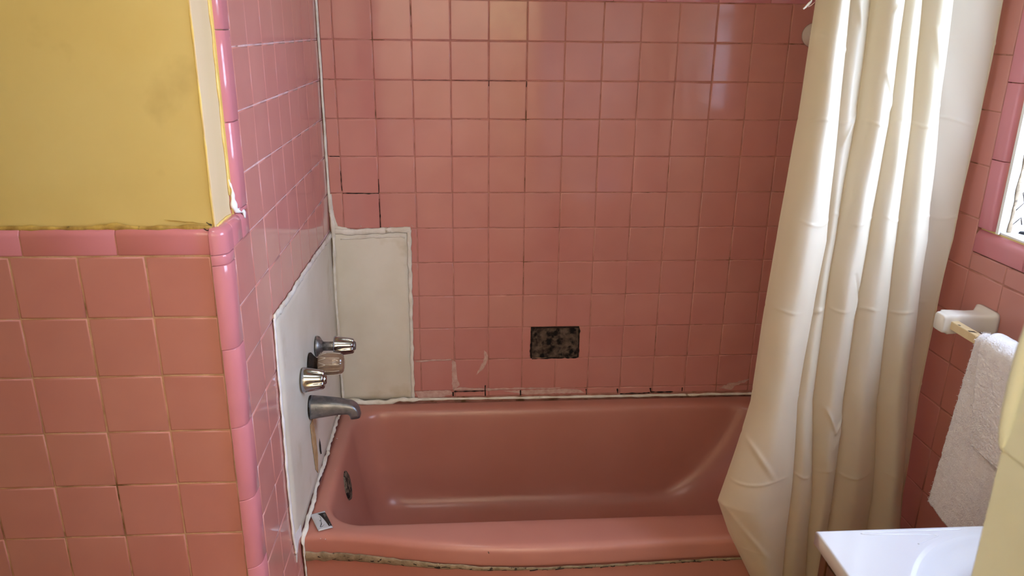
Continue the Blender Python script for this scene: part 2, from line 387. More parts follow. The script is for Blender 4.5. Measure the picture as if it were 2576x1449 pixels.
# corner cap: rounded in two directions
def corner_cap():
    prof = [(0, 0)]; r = .0255; wd = .05
    pts = []
    for t in [0, .25, .5]: pts.append((0, -.985-(wd-r)*t*2, (1, 0)))
    for k in range(1, 11):
        a = math.pi/2*k/10; pts.append((-r+r*math.cos(a), -.985-(wd-r)-r*math.sin(a), (math.cos(a), math.sin(a))))
    rows = [(0, 0)]+[(0, .0475*.2)]; rt = .014; top = .0455
    levels = [(0.0006, .0)]+[(top-rt, 0)]+[(top-rt+rt*math.sin(b), rt*(1-math.cos(b))) for b in [math.pi/2*q/8 for q in range(1, 9)]]
    V = []; F = []; n = len(pts)
    for (h, ins) in levels:
        for (x, y, nn) in pts:
            V.append((x-nn[0]*ins, y+nn[1]*ins, ZF-.3305+h))
    for a in range(len(levels)-1):
        for b in range(n-1): F.append((a*n+b, a*n+b+1, (a+1)*n+b+1, (a+1)*n+b))
    m0 = len(V); V.append((-.02, -.985, ZF-.3305+top)); l = (len(levels)-1)*n
    for b in range(n-1): F.append((l+b, l+b+1, m0))
    me = mesh(V, F, True); bm = bmesh.new(); bm.from_mesh(me); bmesh.ops.recalc_face_normals(bm, faces=bm.faces[:]); bm.to_mesh(me); bm.free(); return me
cc = link('corner_trim_tile', corner_cap(), M['trim'], wall_left); cc['label'] = 'rounded corner piece of the trim with a bright glint'

# ---- front wall tiles and cap
YF = -1.03; XF = -.3542
for j in range(0, 11):
    zt = ZF-.3323-j*P; zb = max(zt-P, .002)
    for i in range(-4, 3):
        xa = XF+i*P; xb = xa+P-(.001 if i == 2 else 0)
        put_tile(wall_front, FB, ((xa+xb)/2, YF, (zt+zb)/2), xb-xa, zt-zb, gap=.0030)
xs = [-.0262, -.178, -.3305, -.483, -.6355, -.788]
for b, a in zip(xs, xs[1:]):
    put_bull(wall_front, FB, (b, YF, ZF-.3315), b-a, .0465, .013, rot=math.pi/2)
# joint line between front tiles and corner trim
bead('grout_bead', [(-.0265, -1.0306, ZF-.33), (-.0265, -1.0306, .3)], .0019, wall_front, M['grout_dirty'], (0, -1, 0), .5, .3, .012, .0003)
# cream strip (bare plaster return) and paint edges
strip = link('plaster_strip', box(-.0195, -.0165, -1.0195, -.925, ZF-.286, H-.01, .0012), M['cream_strip'], wall_front); strip['label'] = 'unpainted cream plaster strip beside the pink trim'
bead('paint_edge', [(-.0155, -.9262, ZF-.25), (-.0155, -.9262, ZF+.31)], .0045, wall_front, M['paint_edge'], (1, 0, 0), .35, .5, .01, .002)
bead('paint_ridge', [(-.9, -1.0225, ZF-.2845), (-.022, -1.0225, ZF-.2855)], .0048, wall_front, M['paint_grime'], (0, -1, 0), .55, .5, .008, .0016)
bead('paint_ridge', [(-.0195, -1.019, ZF-.283), (-.0185, -1.0185, ZF+.3)], .0016, wall_front, M['paint_edge'], (0, -1, 0), .6, .5, .01, .0010)
bead('dirt_crack', [(-.030, -1.0235, ZF-.276), (-.026, -1.0235, ZF-.279), (-.0215, -1.0235, ZF-.281)], .0012, wall_front, M['crack'], (0, -1, 0), .5, .8, .002, .001)
bead('dirt_crack', [(-.034, -1.0265, ZF-.286), (-.029, -1.0270, ZF-.2885), (-.025, -1.0265, ZF-.287)], .0009, wall_front, M['crack'], (0, -1, 0), .5, .8, .002, .001)
bead('paint_ridge', [(-.0155, -1.016, ZF-.2845), (-.0150, -.935, ZF-.2845)], .0030, wall_front, M['paint_edge'], (1, 0, 0), .5, .3, .006, .0008)
patchy('dirt_crack', [(-.10, ZF-.272), (-.06, ZF-.276), (-.032, ZF-.280), (-.06, ZF-.2775), (-.09, ZF-.2745)], lambda a, b, d: (a, -1.0186-d, b), 0, wall_front, M['paint_grime'], .0006, .001)
fb = bead('filler_blob', [(-.0135, -.9265, ZF-.222), (-.0115, -.9255, ZF-.24), (-.0105, -.9245, ZF-.258), (-.0095, -.924, ZF-.270), (-.0085, -.921, ZF-.278), (-.004, -.914, ZF-.281), (.0005, -.906, ZF-.2845), (.0012, -.904, ZF-.297)],
          lambda t: .0012+.0042*max(0, 1-abs(t-.62)/.38)**.8+(.0012 if .1 < t < .6 else 0), wall_left, M['paint_white'], (1, -.5, .4), .5, .25, .003, .001, 'bright white dab of filler at the foot of the upright trim')

# ---- right wall tiles
YR = -.80
for j in range(-3, 14):
    zt = ZF-.004-j*P; zb = max(zt-P, .002)
    for i in range(-1, 8):
        ya = YR+i*P; yb = min(ya+P, -.003)
        if i == -1 and j < 3: continue
        if i == -1 and j == 3: zt2 = ZF-.403
        else: zt2 = zt
        if zt2-zb < .01: continue
        put_tile(wall_right, FR, (X1, (ya+yb)/2, (zt2+zb)/2), yb-ya, zt2-zb)
    if j >= 3:
        for i in range(-8, -1):
            ya = YR+i*P; yb = ya+P; zt2 = min(zt, ZF-.403)
            put_tile(wall_right, FR, (X1, (ya+yb)/2, (zt2+zb)/2), yb-ya, zt2-zb)
# window trim tiles: upright and sill
for z0, z1 in ((-.349, -.207), (-.207, -.055), (-.055, .0975), (.0975, .25), (.25, .4025)):
    put_bull(wall_right, FR, (X1, YR, ZF+z0), z1-z0, .050, .020)
ys = [-.7985, -.951, -1.1035, -1.256, -1.4085, -1.561, -1.65]
for a, b in zip(ys, ys[1:]):
    put_bull(wall_right, FR, (X1, b, ZF-.402), a-b, .052, .022, rot=math.pi/2, drop=.022)
link('sill_ledge', box(X1+.009, X1+.15, WY0+.005, WY1-.005, WZ0+.0002, WZ0+.004), M['white_paint'], wall_right)
# window_1
win = thing('window_1', None, None, (X1+.12, (WY0+WY1)/2, WZ0)); tag(win, 'bright window in the right wall with cracked white reveal', kind='structure')
link('jamb', box(X1+.004, X1+.15, WY1-.004, WY1+.004, WZ0, WZ1), M['white_paint'], win)
link('jamb', box(X1+.004, X1+.15, WY0-.004, WY0+.004, WZ0, WZ1), M['white_paint'], win)
bead('edge_bead', [(X1+.014, WY1-.002, WZ0), (X1+.014, WY1-.002, WZ1)], .0075, win, M['grey_bead'], (0, -1, 0), .45, .25, .01, .0015)
bead('plaster_edge', [(X1+.026, WY1-.005, WZ0), (X1+.026, WY1-.005, WZ1)], .004, win, M['grime'], (0, -1, 0), .3, .5, .01, .0015)
for pts in ([(.030, .05), (.045, .065), (.038, .085), (.055, .10)], [(.045, .066), (.06, .062), (.075, .07), (.09, .06)], [(.04, .15), (.05, .17), (.047, .19)], [(.03, .02), (.045, .035), (.05, .02)]):
    bead('crack', [(X1+a, WY1-.0046, WZ0+b) for a, b in pts], .0008, win, M['crack'], (0, -1, 0), .6, .5, .004, .001)
fr_ = []
for b in ((X1+.11, X1+.145, WY1-.045, WY1-.004, WZ0, WZ1), (X1+.11, X1+.145, WY0+.004, WY0+.045, WZ0, WZ1),
          (X1+.11, X1+.145, WY0+.045, WY1-.045, WZ0, WZ0+.03), (X1+.11, X1+.145, WY0+.045, WY1-.045, WZ1-.045, WZ1), (X1+.11, X1+.145, WY0+.045, WY1-.045, WZ0+.43, WZ0+.46)):
    link('frame', box(*b, .003), M['white_paint'], win)
link('pane', box(X1+.125, X1+.129, WY0+.045, WY1-.045, WZ0+.03, WZ0+.43), M['glass'], win)
link('pane', box(X1+.125, X1+.129, WY0+.045, WY1-.045, WZ0+.46, WZ1-.045), M['glass'], win)
struct('floor_outdoor', box(X1+.3, X1+14, -8, 6, -.9, -.8), M['ground'], 'pale ground outside the window')

# black crumpled bag on the sill
def bag():
    V = []; F = []; n = 26; m = 10
    for i in range(n):
        t = i/(n-1); y = WY1-.012-.34*t; cx = X1+.045+.02*math.sin(t*7); r = .004+.030*t**.8*(1 if t < .9 else (1-t)*8+.2)
        for k in range(m):
            a = 2*math.pi*k/m; q = 1+.45*noise.noise(Vector((t*9, math.cos(a)*2, math.sin(a)*2)))
            V.append((cx+math.cos(a)*r*q*1.1, y, WZ0+.001+max(0, r*.85+math.sin(a)*r*q)))
    for i in range(n-1):
        for k in range(m):
            k2 = (k+1) % m; F.append((i*m+k, i*m+k2, (i+1)*m+k2, (i+1)*m+k))
    F.append(tuple(range(m))[::-1]); F.append(tuple((n-1)*m+k for k in range(m)))
    return mesh(V, F)
bg_o = link('crumpled_bag', bag(), M['bag']); tag(bg_o, 'black crumpled plastic lying on the window sill corner', 'plastic bag')

# ---- caulk, boards, damage on the alcove walls
zb_ = ZF-.5515
def board(name, a0, a1, b0, b1, plane, parent, label):
    n = 14; m = 26; V = []; F = []
    for i in range(n+1):
        for j in range(m+1):
            a = a0+(a1-a0)*i/n; b = b0+(b1-b0)*j/m
            V.append(plane(a, b, .0022+.0012*noise.noise(Vector((a*9, b*9, 3)))))
    for i in range(n):
        for j in range(m): F.append((i*(m+1)+j, (i+1)*(m+1)+j, (i+1)*(m+1)+j+1, i*(m+1)+j+1))
    k = len(V)
    me = mesh(V, F, True); bm = bmesh.new(); bm.from_mesh(me)
    r = bmesh.ops.extrude_face_region(bm, geom=bm.faces[:])
    nn = Vector(plane(0, 0, -1))-Vector(plane(0, 0, 0))
    for v in r['geom']:
        if isinstance(v, bmesh.types.BMVert): v.co += nn*.003
    bmesh.ops.recalc_face_normals(bm, faces=bm.faces[:]); bm.to_mesh(me); bm.free()
    o = link(name, me, M['panel'], parent); o['label'] = label; return o
board('patch_board', .003, .232, ZF-1.124, ZF-.560, pb, wall_back, 'beige-white board patching the back wall corner')
board('patch_board', -.772, -.003, ZF-1.119, ZF-.553, pl, wall_left, 'white board around the taps')
B_ = (0, -1, 0); Lx = (1, 0, 0)
# corner bead, whole height
bead('caulk_bead', [(.004, -.004, ZF+.16), (.004, -.004, ZF-.45)], .0042, wall_back, M['caulk'], (1, -1, 0), .6, .12, .01, .0006)
bead('caulk_bead', [(.006, -.004, ZF-.44), (.008, -.004, ZF-.50), (.010, -.004, ZF-.56), (.005, -.004, ZF-.7), (.005, -.004, ZF-.9), (.007, -.004, ZF-1.12)], lambda t: .007 if t < .2 else .005, wall_back, M['caulk'], (1, -1, 0), .6, .2, .01, .001)
patchy('caulk_smear', [(.004, ZF-.43), (.010, ZF-.47), (.016, ZF-.51), (.024, ZF-.538), (.06, ZF-.546), (.06, ZF-.560), (.004, ZF-.565)], pb, .0003, wall_back, M['caulk'], .0018, .002)
# around the back board
bead('caulk_bead', [(.01, -.003, ZF-.556), (.10, -.003, ZF-.556), (.17, -.003, ZF-.551), (.243, -.003, ZF-.551)], .0095, wall_back, M['caulk'], B_, .35, .18, .006, .002)
bead('caulk_bead', [(.238, -.003, ZF-.552), (.236, -.003, ZF-.75), (.234, -.003, ZF-1.0), (.233, -.003, ZF-1.12)], lambda t: .007-.002*t, wall_back, M['caulk'], B_, .38, .2, .006, .0015)
bead('caulk_seam', [(.225, -.0034, ZF-.575), (.215, -.0034, ZF-.569), (.10, -.0034, ZF-.574), (.03, -.0034, ZF-.578)], .0030, wall_back, M['caulk'], B_, .3, .4, .006, .0015)
# around the side board
bead('caulk_bead', [(.003-.01, -.30, 0)]*0+[(.003, -.008, ZF-.566), (.003, -.20, ZF-.556), (.003, -.45, ZF-.549), (.003, -.66, ZF-.549), (.003, -.770, ZF-.543)], .0085, wall_left, M['caulk'], Lx, .38, .22, .006, .002)
bead('caulk_bead', [(.003, -.772, ZF-.543), (.003, -.777, ZF-.65), (.003, -.777, ZF-.78), (.003, -.784, ZF-.93), (.003, -.782, ZF-1.03), (.003, -.768, ZF-1.128)], lambda t: .0055+.003*t, wall_left, M['caulk_w'], Lx, .38, .22, .006, .002)
patchy('caulk_smear', [(-.772, ZF-1.08), (-.768, ZF-1.155), (-.755, ZF-1.135), (-.735, ZF-1.118), (-.70, ZF-1.128), (-.70, ZF-1.10)], pl, .001, wall_left, M['caulk_w'], .0022, .004)
# stain and gap under the spout
patchy('water_stain', [(-.512, ZF-.935), (-.478, ZF-.935), (-.455, ZF-1.0), (-.448, ZF-1.06), (-.462, ZF-1.105), (-.488, ZF-1.08), (-.505, ZF-1.0)], pl, .0035, wall_left, M['stain'], .0007, .003, 'ochre water stain running down under the spout')
patchy('mould_gap', [(-.41, ZF-1.03), (-.402, ZF-1.05), (-.398, ZF-1.085), (-.408, ZF-1.08), (-.415, ZF-1.06)], pl, .0036, wall_left, M['black'], .0007, .002)
# back wall: tub joint, sliver row, gaps, smears
bead('caulk_bead', [(.235, -.007, ZF-1.121), (.6, -.006, ZF-1.1235), (1.0, -.006, ZF-1.125), (1.465, -.006, ZF-1.126)], .0042, wall_back, M['caulk'], (0, -1, .6), .6, .2, .008, .0006)
bead('caulk_bead', [(.010, -.010, ZF-1.120), (.06, -.016, ZF-1.124), (.12, -.014, ZF-1.125), (.19, -.010, ZF-1.122), (.25, -.008, ZF-1.120)], lambda t: .0085-.002*t, wall_back, M['caulk'], (0, -1, .6), .6, .25, .006, .002)
patchy('caulk_smear', [(.362, ZF-.985), (.374, ZF-.993), (.378, ZF-1.05), (.386, ZF-1.076), (.365, ZF-1.094), (.361, ZF-1.07)], pb, .0004, wall_back, M['caulk_thin'], .0012, .003)
bead('caulk_smear', [(.365, -.001, ZF-1.090), (.47, -.001, ZF-1.0925), (.60, -.001, ZF-1.0925), (.72, -.001, ZF-1.0935)], lambda t: .0055-.0042*t, wall_back, M['caulk_thin'], B_, .3, .5, .006, .0012)
bead('caulk_smear', [(.245, -.0015, ZF-.988), (.36, -.0015, ZF-.984)], .0022, wall_back, M['caulk_thin'], B_, .3, .5, .006, .0008)
patchy('caulk_smear', [(.240, ZF-1.096), (.30, ZF-1.093), (.355, ZF-1.094), (.362, ZF-1.106), (.33, ZF-1.117), (.25, ZF-1.119)], pb, .0004, wall_back, M['caulk_thin'], .0014, .004)
patchy('caulk_smear', [(.466, ZF-.952), (.474, ZF-.962), (.479, ZF-.978), (.474, ZF-.999), (.461, ZF-1.022), (.440, ZF-1.040), (.452, ZF-1.015), (.465, ZF-.990)], pb, .0003, wall_back, M['caulk_thin'], .0006, .003, 'thin white smear across two tiles')
patchy('caulk_smear', [(.53, ZF-1.100), (.72, ZF-1.097), (.78, ZF-1.100), (.80, ZF-1.112), (.60, ZF-1.114)], pb, .0003, wall_back, M['caulk_thin'], .0006, .003)
patchy('caulk_smear', [(1.255, ZF-1.105), (1.29, ZF-1.088), (1.33, ZF-1.080), (1.36, ZF-1.072), (1.34, ZF-1.088), (1.31, ZF-1.098), (1.30, ZF-1.113)], pb, .0003, wall_back, M['caulk_thin'], .0006, .004)
def gap(pts, r, parent=wall_back, nrm=B_, off=.0012):
    bead('mould_gap', [(a, -off, ZF+b) for a, b in pts], r, parent, M['black'], nrm, .5, .6, .004, .0006)
gap([(.368, -1.0985), (.466, -1.0985)], .0019); gap([(.364, -1.10), (.364, -1.114)], .0022); gap([(.470, -1.078), (.470, -1.117)], .0018)
gap([(.586, -1.098), (.586, -1.117)], .0018); gap([(.805, -1.099), (.806, -1.118)], .0018); gap([(.92, -1.119), (1.02, -1.118)], .0016)
gap([(1.021, -1.10), (1.024, -1.114)], .0028); gap([(1.024, -1.115), (1.10, -1.116)], .0022); gap([(.91, -1.10), (.912, -1.117)], .002); gap([(1.13, -1.1), (1.13, -1.114)], .0015)
gap([(X0+P, -.455), (X0+P, -.545)], .0010, off=.0006); gap([(X0+.002, -.4385), (X0+P, -.4385)], .0012, off=.0006); gap([(X0+P, -.395), (X0+P, -.437)], .0010, off=.0006); gap([(X0, -.37), (X0, -.43)], .0009, off=.0006)
gap([(X0+4*P, -.110), (X0+4*P, -.125)], .001, off=.0006); gap([(X0+5*P, -.110), (X0+5*P, -.127)], .001, off=.0006); gap([(.013, -.3275), (X0, -.3285)], .001, off=.0006)
gap([(X0+2*P, -.1095), (X0+5*P, -.1095)], .0004, off=.0003)
for i in range(9):
    a = .182+.004*i; gap([(a, -1.117+.002*random.random()), (a+.002, -1.1195)], .0009, off=.0055)
bead('crack', [(XF+1.0*P+.055, YF-.0002, ZF-.3323-6*P-.03), (XF+1.0*P+.052, YF-.0002, ZF-.3323-6*P-.07), (XF+1.0*P+.06, YF-.0002, ZF-.3323-6*P-.1)], .0003, wall_front, M['crack'], B_, .5, .5, .01, .001)
for (a, b) in ((.245, -.535), (.09, -.535), (.18, -.538)):
    bead('caulk_crumb', [(a, -.0008, ZF+b), (a+.004, -.0008, ZF+b-.006), (a+.006, -.0008, ZF+b-.004)], .0011, wall_back, M['caulk_thin'], B_, .6, .4, .003)

# soap dish hole: black rough mortar set back between the cut tiles
def hole():
    n = 46; m = 34; V = []; F = []
    for i in range(n+1):
        for j in range(m+1):
            a = .6175+(.7745-.6175)*i/n; b = ZF-.8765-(.9855-.8765)*j/m
            e = min(i, n-i, j, m-j); d = -.0038+.0026*noise.fractal(Vector((a*60, b*60, 1)), 1, 2, 4)+(-.002 if e == 0 else 0)
            V.append(pb(a, b, min(max(d, -.0066), -.0004)))
    for i in range(n):
        for j in range(m): F.append((i*(m+1)+j, (i+1)*(m+1)+j, (i+1)*(m+1)+j+1, i*(m+1)+j+1))
    return mesh(V, F, True)
hl = link('exposed_mortar', hole(), M['mould'], wall_back); hl['label'] = 'black mouldy rectangle where a soap dish is missing'
for pts in ([(.622, -.878), (.70, -.8775), (.772, -.878)], [(.6185, -.89), (.6195, -.93), (.6165, -.96), (.621, -.985)], [(.622, -.9865), (.70, -.985), (.772, -.9845)], [(.7735, -.88), (.774, -.93), (.773, -.983)]):
    gap(pts, .0022, off=.0006)
# ceramic stub and caulk scrap half hidden behind the curtain
tag(link('ceramic_bracket', lathe([(0, .034), (.006, .034), (.014, .028), (.035, .024), (.045, .018), (.048, .006)], (1.425, -.0005, ZF+.025), (0, -1, 0), 28), M['ceramic']),
    'white rounded ceramic bracket peeping out behind the curtain near the top', 'bracket')

# ------------------------------------------------------------------ bathtub
RZ = ZF-1.128
def interp(x, T):
    for (a, b), (c, d) in zip(T, T[1:]):
        if x <= c: 
            t = (x-a)/(c-a); t = max(0, t); return b+(d-b)*t
    return T[-1][1]
YFR = [(0, -.700), (.06, -.703), (.135, -.709), (.235, -.735), (.33, -.754), (.43, -.768), (.52, -.776), (.70, -.775), (.9, -.768), (1.02, -.765), (1.474, -.762)]
def yfront(x):   # smoothed
    return sum(interp(x+d, YFR) for d in (-.06, -.03, 0, .03, .06))/5 if .06 < x < 1.41 else interp(x, YFR)
def rrect(x0, x1, y0, y1, rs, ks=14, kc=10, kl=40):
    """rounded rectangle, constant vertex count; rs = radii (front-left, front-right, back-right, back-left)"""
    out = []
    cs = [((x0+rs[0], y0+rs[0]), rs[0], math.pi), ((x1-rs[1], y0+rs[1]), rs[1], 1.5*math.pi), ((x1-rs[2], y1-rs[2]), rs[2], 0), ((x0+rs[3], y1-rs[3]), rs[3], .5*math.pi)]
    arcs = [[(c[0]+r*math.cos(a+math.pi/2*k/kc), c[1]+r*math.sin(a+math.pi/2*k/kc)) for k in range(kc+1)] for c, r, a in cs]
    for q in range(4):
        out += arcs[q]; nx = arcs[(q+1) % 4][0]; la = arcs[q][-1]; kk = kl if q in (0, 2) else ks
        out += [(la[0]+(nx[0]-la[0])*t/kk, la[1]+(nx[1]-la[1])*t/kk) for t in range(1, kk)]
    return out
def tub():
    loops = []
    def outer(z, ins=0, extra=0):
        L = rrect(.0015+ins, 1.4725-ins, -.765, -.0015-ins, (.004+ins, .004+ins, .003+ins, .003+ins))
        o = []
        for x, y in L:
            w_ = min(1, max(0, (-y-.30)/(.765-.30)))
            yy = y+(yfront(min(1.474, max(0, x)))+.765+extra+ins)*w_ if y < -.30 else y
            o.append((x, yy, z))
        return o
    loops += [outer(.002, 0, .016), outer(RZ-.062, 0, .012), outer(RZ-.060, 0, .006), outer(RZ-.055, 0, .0015), outer(RZ-.050, 0, 0), outer(RZ-.022, 0, 0)]
    for k in range(1, 7):
        a = math.pi/2*k/6; loops.append(outer(RZ-.022+.020*math.sin(a), .020*(1-math.cos(a))))
    # rim surface slopes gently to the basin
    def inner(dx0, dx1, dy0, dy1, rs, z): return [(x, y, z) for x, y in rrect(dx0, dx1, dy0, dy1, rs)]
    loops.append(inner(.036, 1.402, -.672, -.045, (.105, .12, .12, .105), RZ-.0030))
    loops.append(inner(.044, 1.392, -.662, -.053, (.103, .12, .12, .103), RZ-.0060))
    loops.append(inner(.050, 1.385, -.656, -.060, (.100, .12, .12, .100), RZ-.0120))
    loops.append(inner(.055, 1.379, -.651, -.065, (.100, .12, .12, .100), RZ-.0220))
    loops.append(inner(.061, 1.365, -.646, -.072, (.100, .12, .12, .100), RZ-.060))
    loops.append(inner(.075, 1.32, -.636, -.084, (.100, .13, .13, .100), RZ-.15))
    loops.append(inner(.092, 1.25, -.624, -.098, (.100, .14, .14, .100), RZ-.25))
    loops.append(inner(.105, 1.20, -.612, -.110, (.100, .15, .15, .100), RZ-.295))
    loops.append(inner(.130, 1.165, -.590, -.132, (.095, .15, .15, .095), RZ-.325))
    loops.append(inner(.170, 1.12, -.550, -.172, (.080, .12, .12, .080), RZ-.342))
    loops.append(inner(.26, 1.02, -.46, -.26, (.05, .08, .08, .05), RZ-.348))
    n = len(loops[0]); V = [p for l in loops for p in l]; F = []
    for a in range(len(loops)-1):
        for b in range(n):
            b2 = (b+1) % n; F.append((a*n+b, a*n+b2, (a+1)*n+b2, (a+1)*n+b))
    F.append(tuple((len(loops)-1)*n+b for b in range(n)))
    me = mesh(V, F, True); bm = bmesh.new(); bm.from_mesh(me); bmesh.ops.recalc_face_normals(bm, faces=bm.faces[:])
    bm.to_mesh(me); bm.free(); return me
bt = thing('bathtub', 'pink enamelled bathtub with a chipped caulked rim along the tiled alcove', 'bathtub', (.737, -.38, 0))
shell = link('shell', tub(), M['tub'], bt); sm = shell.modifiers.new('s', 'SUBSURF'); sm.levels = 1; sm.render_levels = 1
# overflow plate on the tap end wall
def plate():
    O = Vector((.0655, -.372, RZ-.077)); N_ = Vector((.985, 0, .16)).normalized(); U = Vector((0, 1, 0)); W_ = N_.cross(U)
    V = [O+N_*.005]; F = []; n = 34; R_ = [.012, .024, .033, .039, .040]
    for q, r in enumerate(R_):
        for k in range(n):
            a = 2*math.pi*k/n; rr = r*(1+.07*noise.noise(Vector((math.cos(a)*3, math.sin(a)*3, q*.2))))
            V.append(O+U*math.cos(a)*rr*.88+W_*math.sin(a)*rr*1.10+N_*((.005, .0045, .004, .0015, -.006)[q]+.0015*noise.noise(Vector((a*4, q, 0)))))
    for k in range(n): F.append((0, 1+k, 1+(k+1) % n))
    for q in range(4):
        for k in range(n):
            k2 = (k+1) % n; F.append((1+q*n+k, 1+q*n+k2, 1+(q+1)*n+k2, 1+(q+1)*n+k))
    me = mesh(V, F, True); bm = bmesh.new(); bm.from_mesh(me); bmesh.ops.recalc_face_normals(bm, faces=bm.faces[:]); bm.to_mesh(me); bm.free(); return me
op = link('overflow_plate', plate(), M['rust'], bt); op['label'] = 'corroded dark overflow plate on the tub end'
# mouldy sealant under the rim
P_ = [(x, yfront(x)-.0005, RZ-.062) for x in [.004+.02*k for k in range(74)]]
s1 = bead('rim_sealant', P_, lambda t: .0125-.0095*min(1, t*2.6)+.0008, bt, M['grime'], (0, -1, 0), .24, .14, .006, .0014, 'olive mouldy sealant under the rim')
rk = random.Random(5)
for q in range(30):
    a = .03+.034*q+rk.uniform(0, .012); ln = rk.uniform(.004, .022)*(1 if a > .12 else .4)
    dz = rk.uniform(-.004, .003) if a < .25 else rk.uniform(-.0015, .0005)
    bead('mould_crack', [(x, yfront(x)-(.0040 if a < .25 else .0028), RZ-.063+dz+.0012*math.sin(x*400)) for x in (a, a+ln*.5, a+ln)], rk.uniform(.0005, .0011), bt, M['black'], (0, -1, 0), .5, .6, .003, .0008)
# caulk between tub end and side wall (runs over the rim, ragged)
CP = [(.010, -.020, RZ+.003), (.006, -.09, RZ+.003), (.004, -.20, RZ+.004), (.004, -.30, RZ+.003), (.007, -.36, RZ+.004), (.004, -.42, RZ+.005), (.004, -.50, RZ+.004), (.008, -.56, RZ+.003), (.008, -.62, RZ+.003), (.006, -.66, RZ+.002), (.006, -.69, RZ-.004), (.006, -.7035, RZ-.02), (.005, -.7045, RZ-.06), (.004, -.695, RZ-.12), (.004, -.693, RZ-.25)]
bead('caulk_bead', CP, .0054, bt, M['caulk'], (.45, 0, .9), .42, .30, .005, .0022, 'crumbling white caulk between tub and side wall')
for (x, y, s_) in ((.040, -.415, .0022), (.062, -.112, .003), (.045, -.70, .004), (.058, -.705, .0025), (.018, -.24, .004), (.46, -.03, .0015)):
    bead('caulk_crumb', [(x, y, RZ-.001+(-.012 if y < -.69 else 0)), (x+s_, y+s_*.5, RZ-.0005+(-.012 if y < -.69 else 0))], s_*.5, bt, M['caulk_thin'], (0, 0, 1), .6, .3, .002)
# little chips on the rim edge
bead('enamel_chip', [(.45, -.772, RZ-.012), (.451, -.7725, RZ-.017)], .0009, bt, M['crack'], (0, -1, 0), .6, .3, .002)

# ------------------------------------------------------------------ taps
def flute(n, d, pw=2.0): return lambda t, i: 1-d*(.5+.5*math.cos(n*t))**pw
def chrome_handle(y, z, label, stem):
    o = thing('tap_handle', label, 'tap', (0.004, y, ZF+z), 'tap handles on the white board')
    if stem:
        link('escutcheon', lathe([(0, .0285), (.003, .0285), (.008, .026), (.013, .018), (.017, .0135)], (.0045, y, ZF+z), (1, 0, 0), 36), M['chrome_dull'], o)
        link('stem', lathe([(0, .0125), (.052, .0125)], (.016, y, ZF+z), (1, 0, 0), 24), M['chrome_dull'], o)
        x0 = .052
    else: x0 = .006
    k = 1.0 if not stem else .88
    prof = [(0, .0305*k), (.003, .0312*k), (.010, .0300*k), (.016, .0290*k), (.030, .0268*k), (.044, .0246*k), (.051, .0232*k), (.0535, .021*k), (.0545, .017*k)]
    dep = [0, 0, 0, .10, .17, .20, .21, .19, .10]
    link('knob', lathe([(a*.95, r) for a, r in prof], (x0, y, ZF+z), (1, 0, 0), 96, lambda t, i: 1-dep[i]*max(0, math.cos(6*t+.5))**1.2), M['chrome'], o)
    link('cap', lathe([(0, .0120), (.003, .0122), (.0055, .0100), (.0065, .004)], (x0+.0505, y, ZF+z), (1, 0, 0), 28), M['chrome_dull' if stem else 'chrome'], o)
    return o
chrome_handle(-.357, -.781, 'far chrome tap handle on an exposed stem nearest the back corner', True)
chrome_handle(-.560, -.784, 'shiny fluted chrome tap handle nearest the room, flush on the board', False)
o = thing('tap_handle', 'brown clear acrylic tap handle between the two chrome ones', 'tap', (.004, -.462, ZF-.786), 'tap handles on the white board')
link('escutcheon', lathe([(0, .030), (.003, .030), (.008, .024), (.016, .016), (.026, .014)], (.0045, -.462, ZF-.786), (1, 0, 0), 32), M['black'], o)
pr2 = [(0, .020), (.002, .0255), (.008, .0275), (.020, .0290), (.038, .0288), (.052, .0275), (.060, .0250), (.064, .0205), (.066, .012)]
link('knob', lathe(pr2, (.026, -.462, ZF-.786), (1, 0, 0), 96, lambda t, i: 1-.045*abs(math.cos(5*t))**6), M['acrylic'], o)
for k in range(10):
    a0 = math.pi*k/5+.31; V = []
    f_ = lambda d, r, a: (.026+d, -.462+math.cos(a)*r, ZF-.786+math.sin(a)*r)
    link('ridge', tube([f_(.022, .0292, a0), (f_(.040, .0292, a0)), f_(.056, .0275, a0)], .0007, 6), M['acrylic_line'], o)
    link('ridge', tube([f_(.022, .0292, a0), f_(.004, .0268, a0+.22)], .0007, 6), M['acrylic_line'], o)
    link('ridge', tube([f_(.022, .0292, a0), f_(.004, .0268, a0-.22)], .0007, 6), M['acrylic_line'], o)
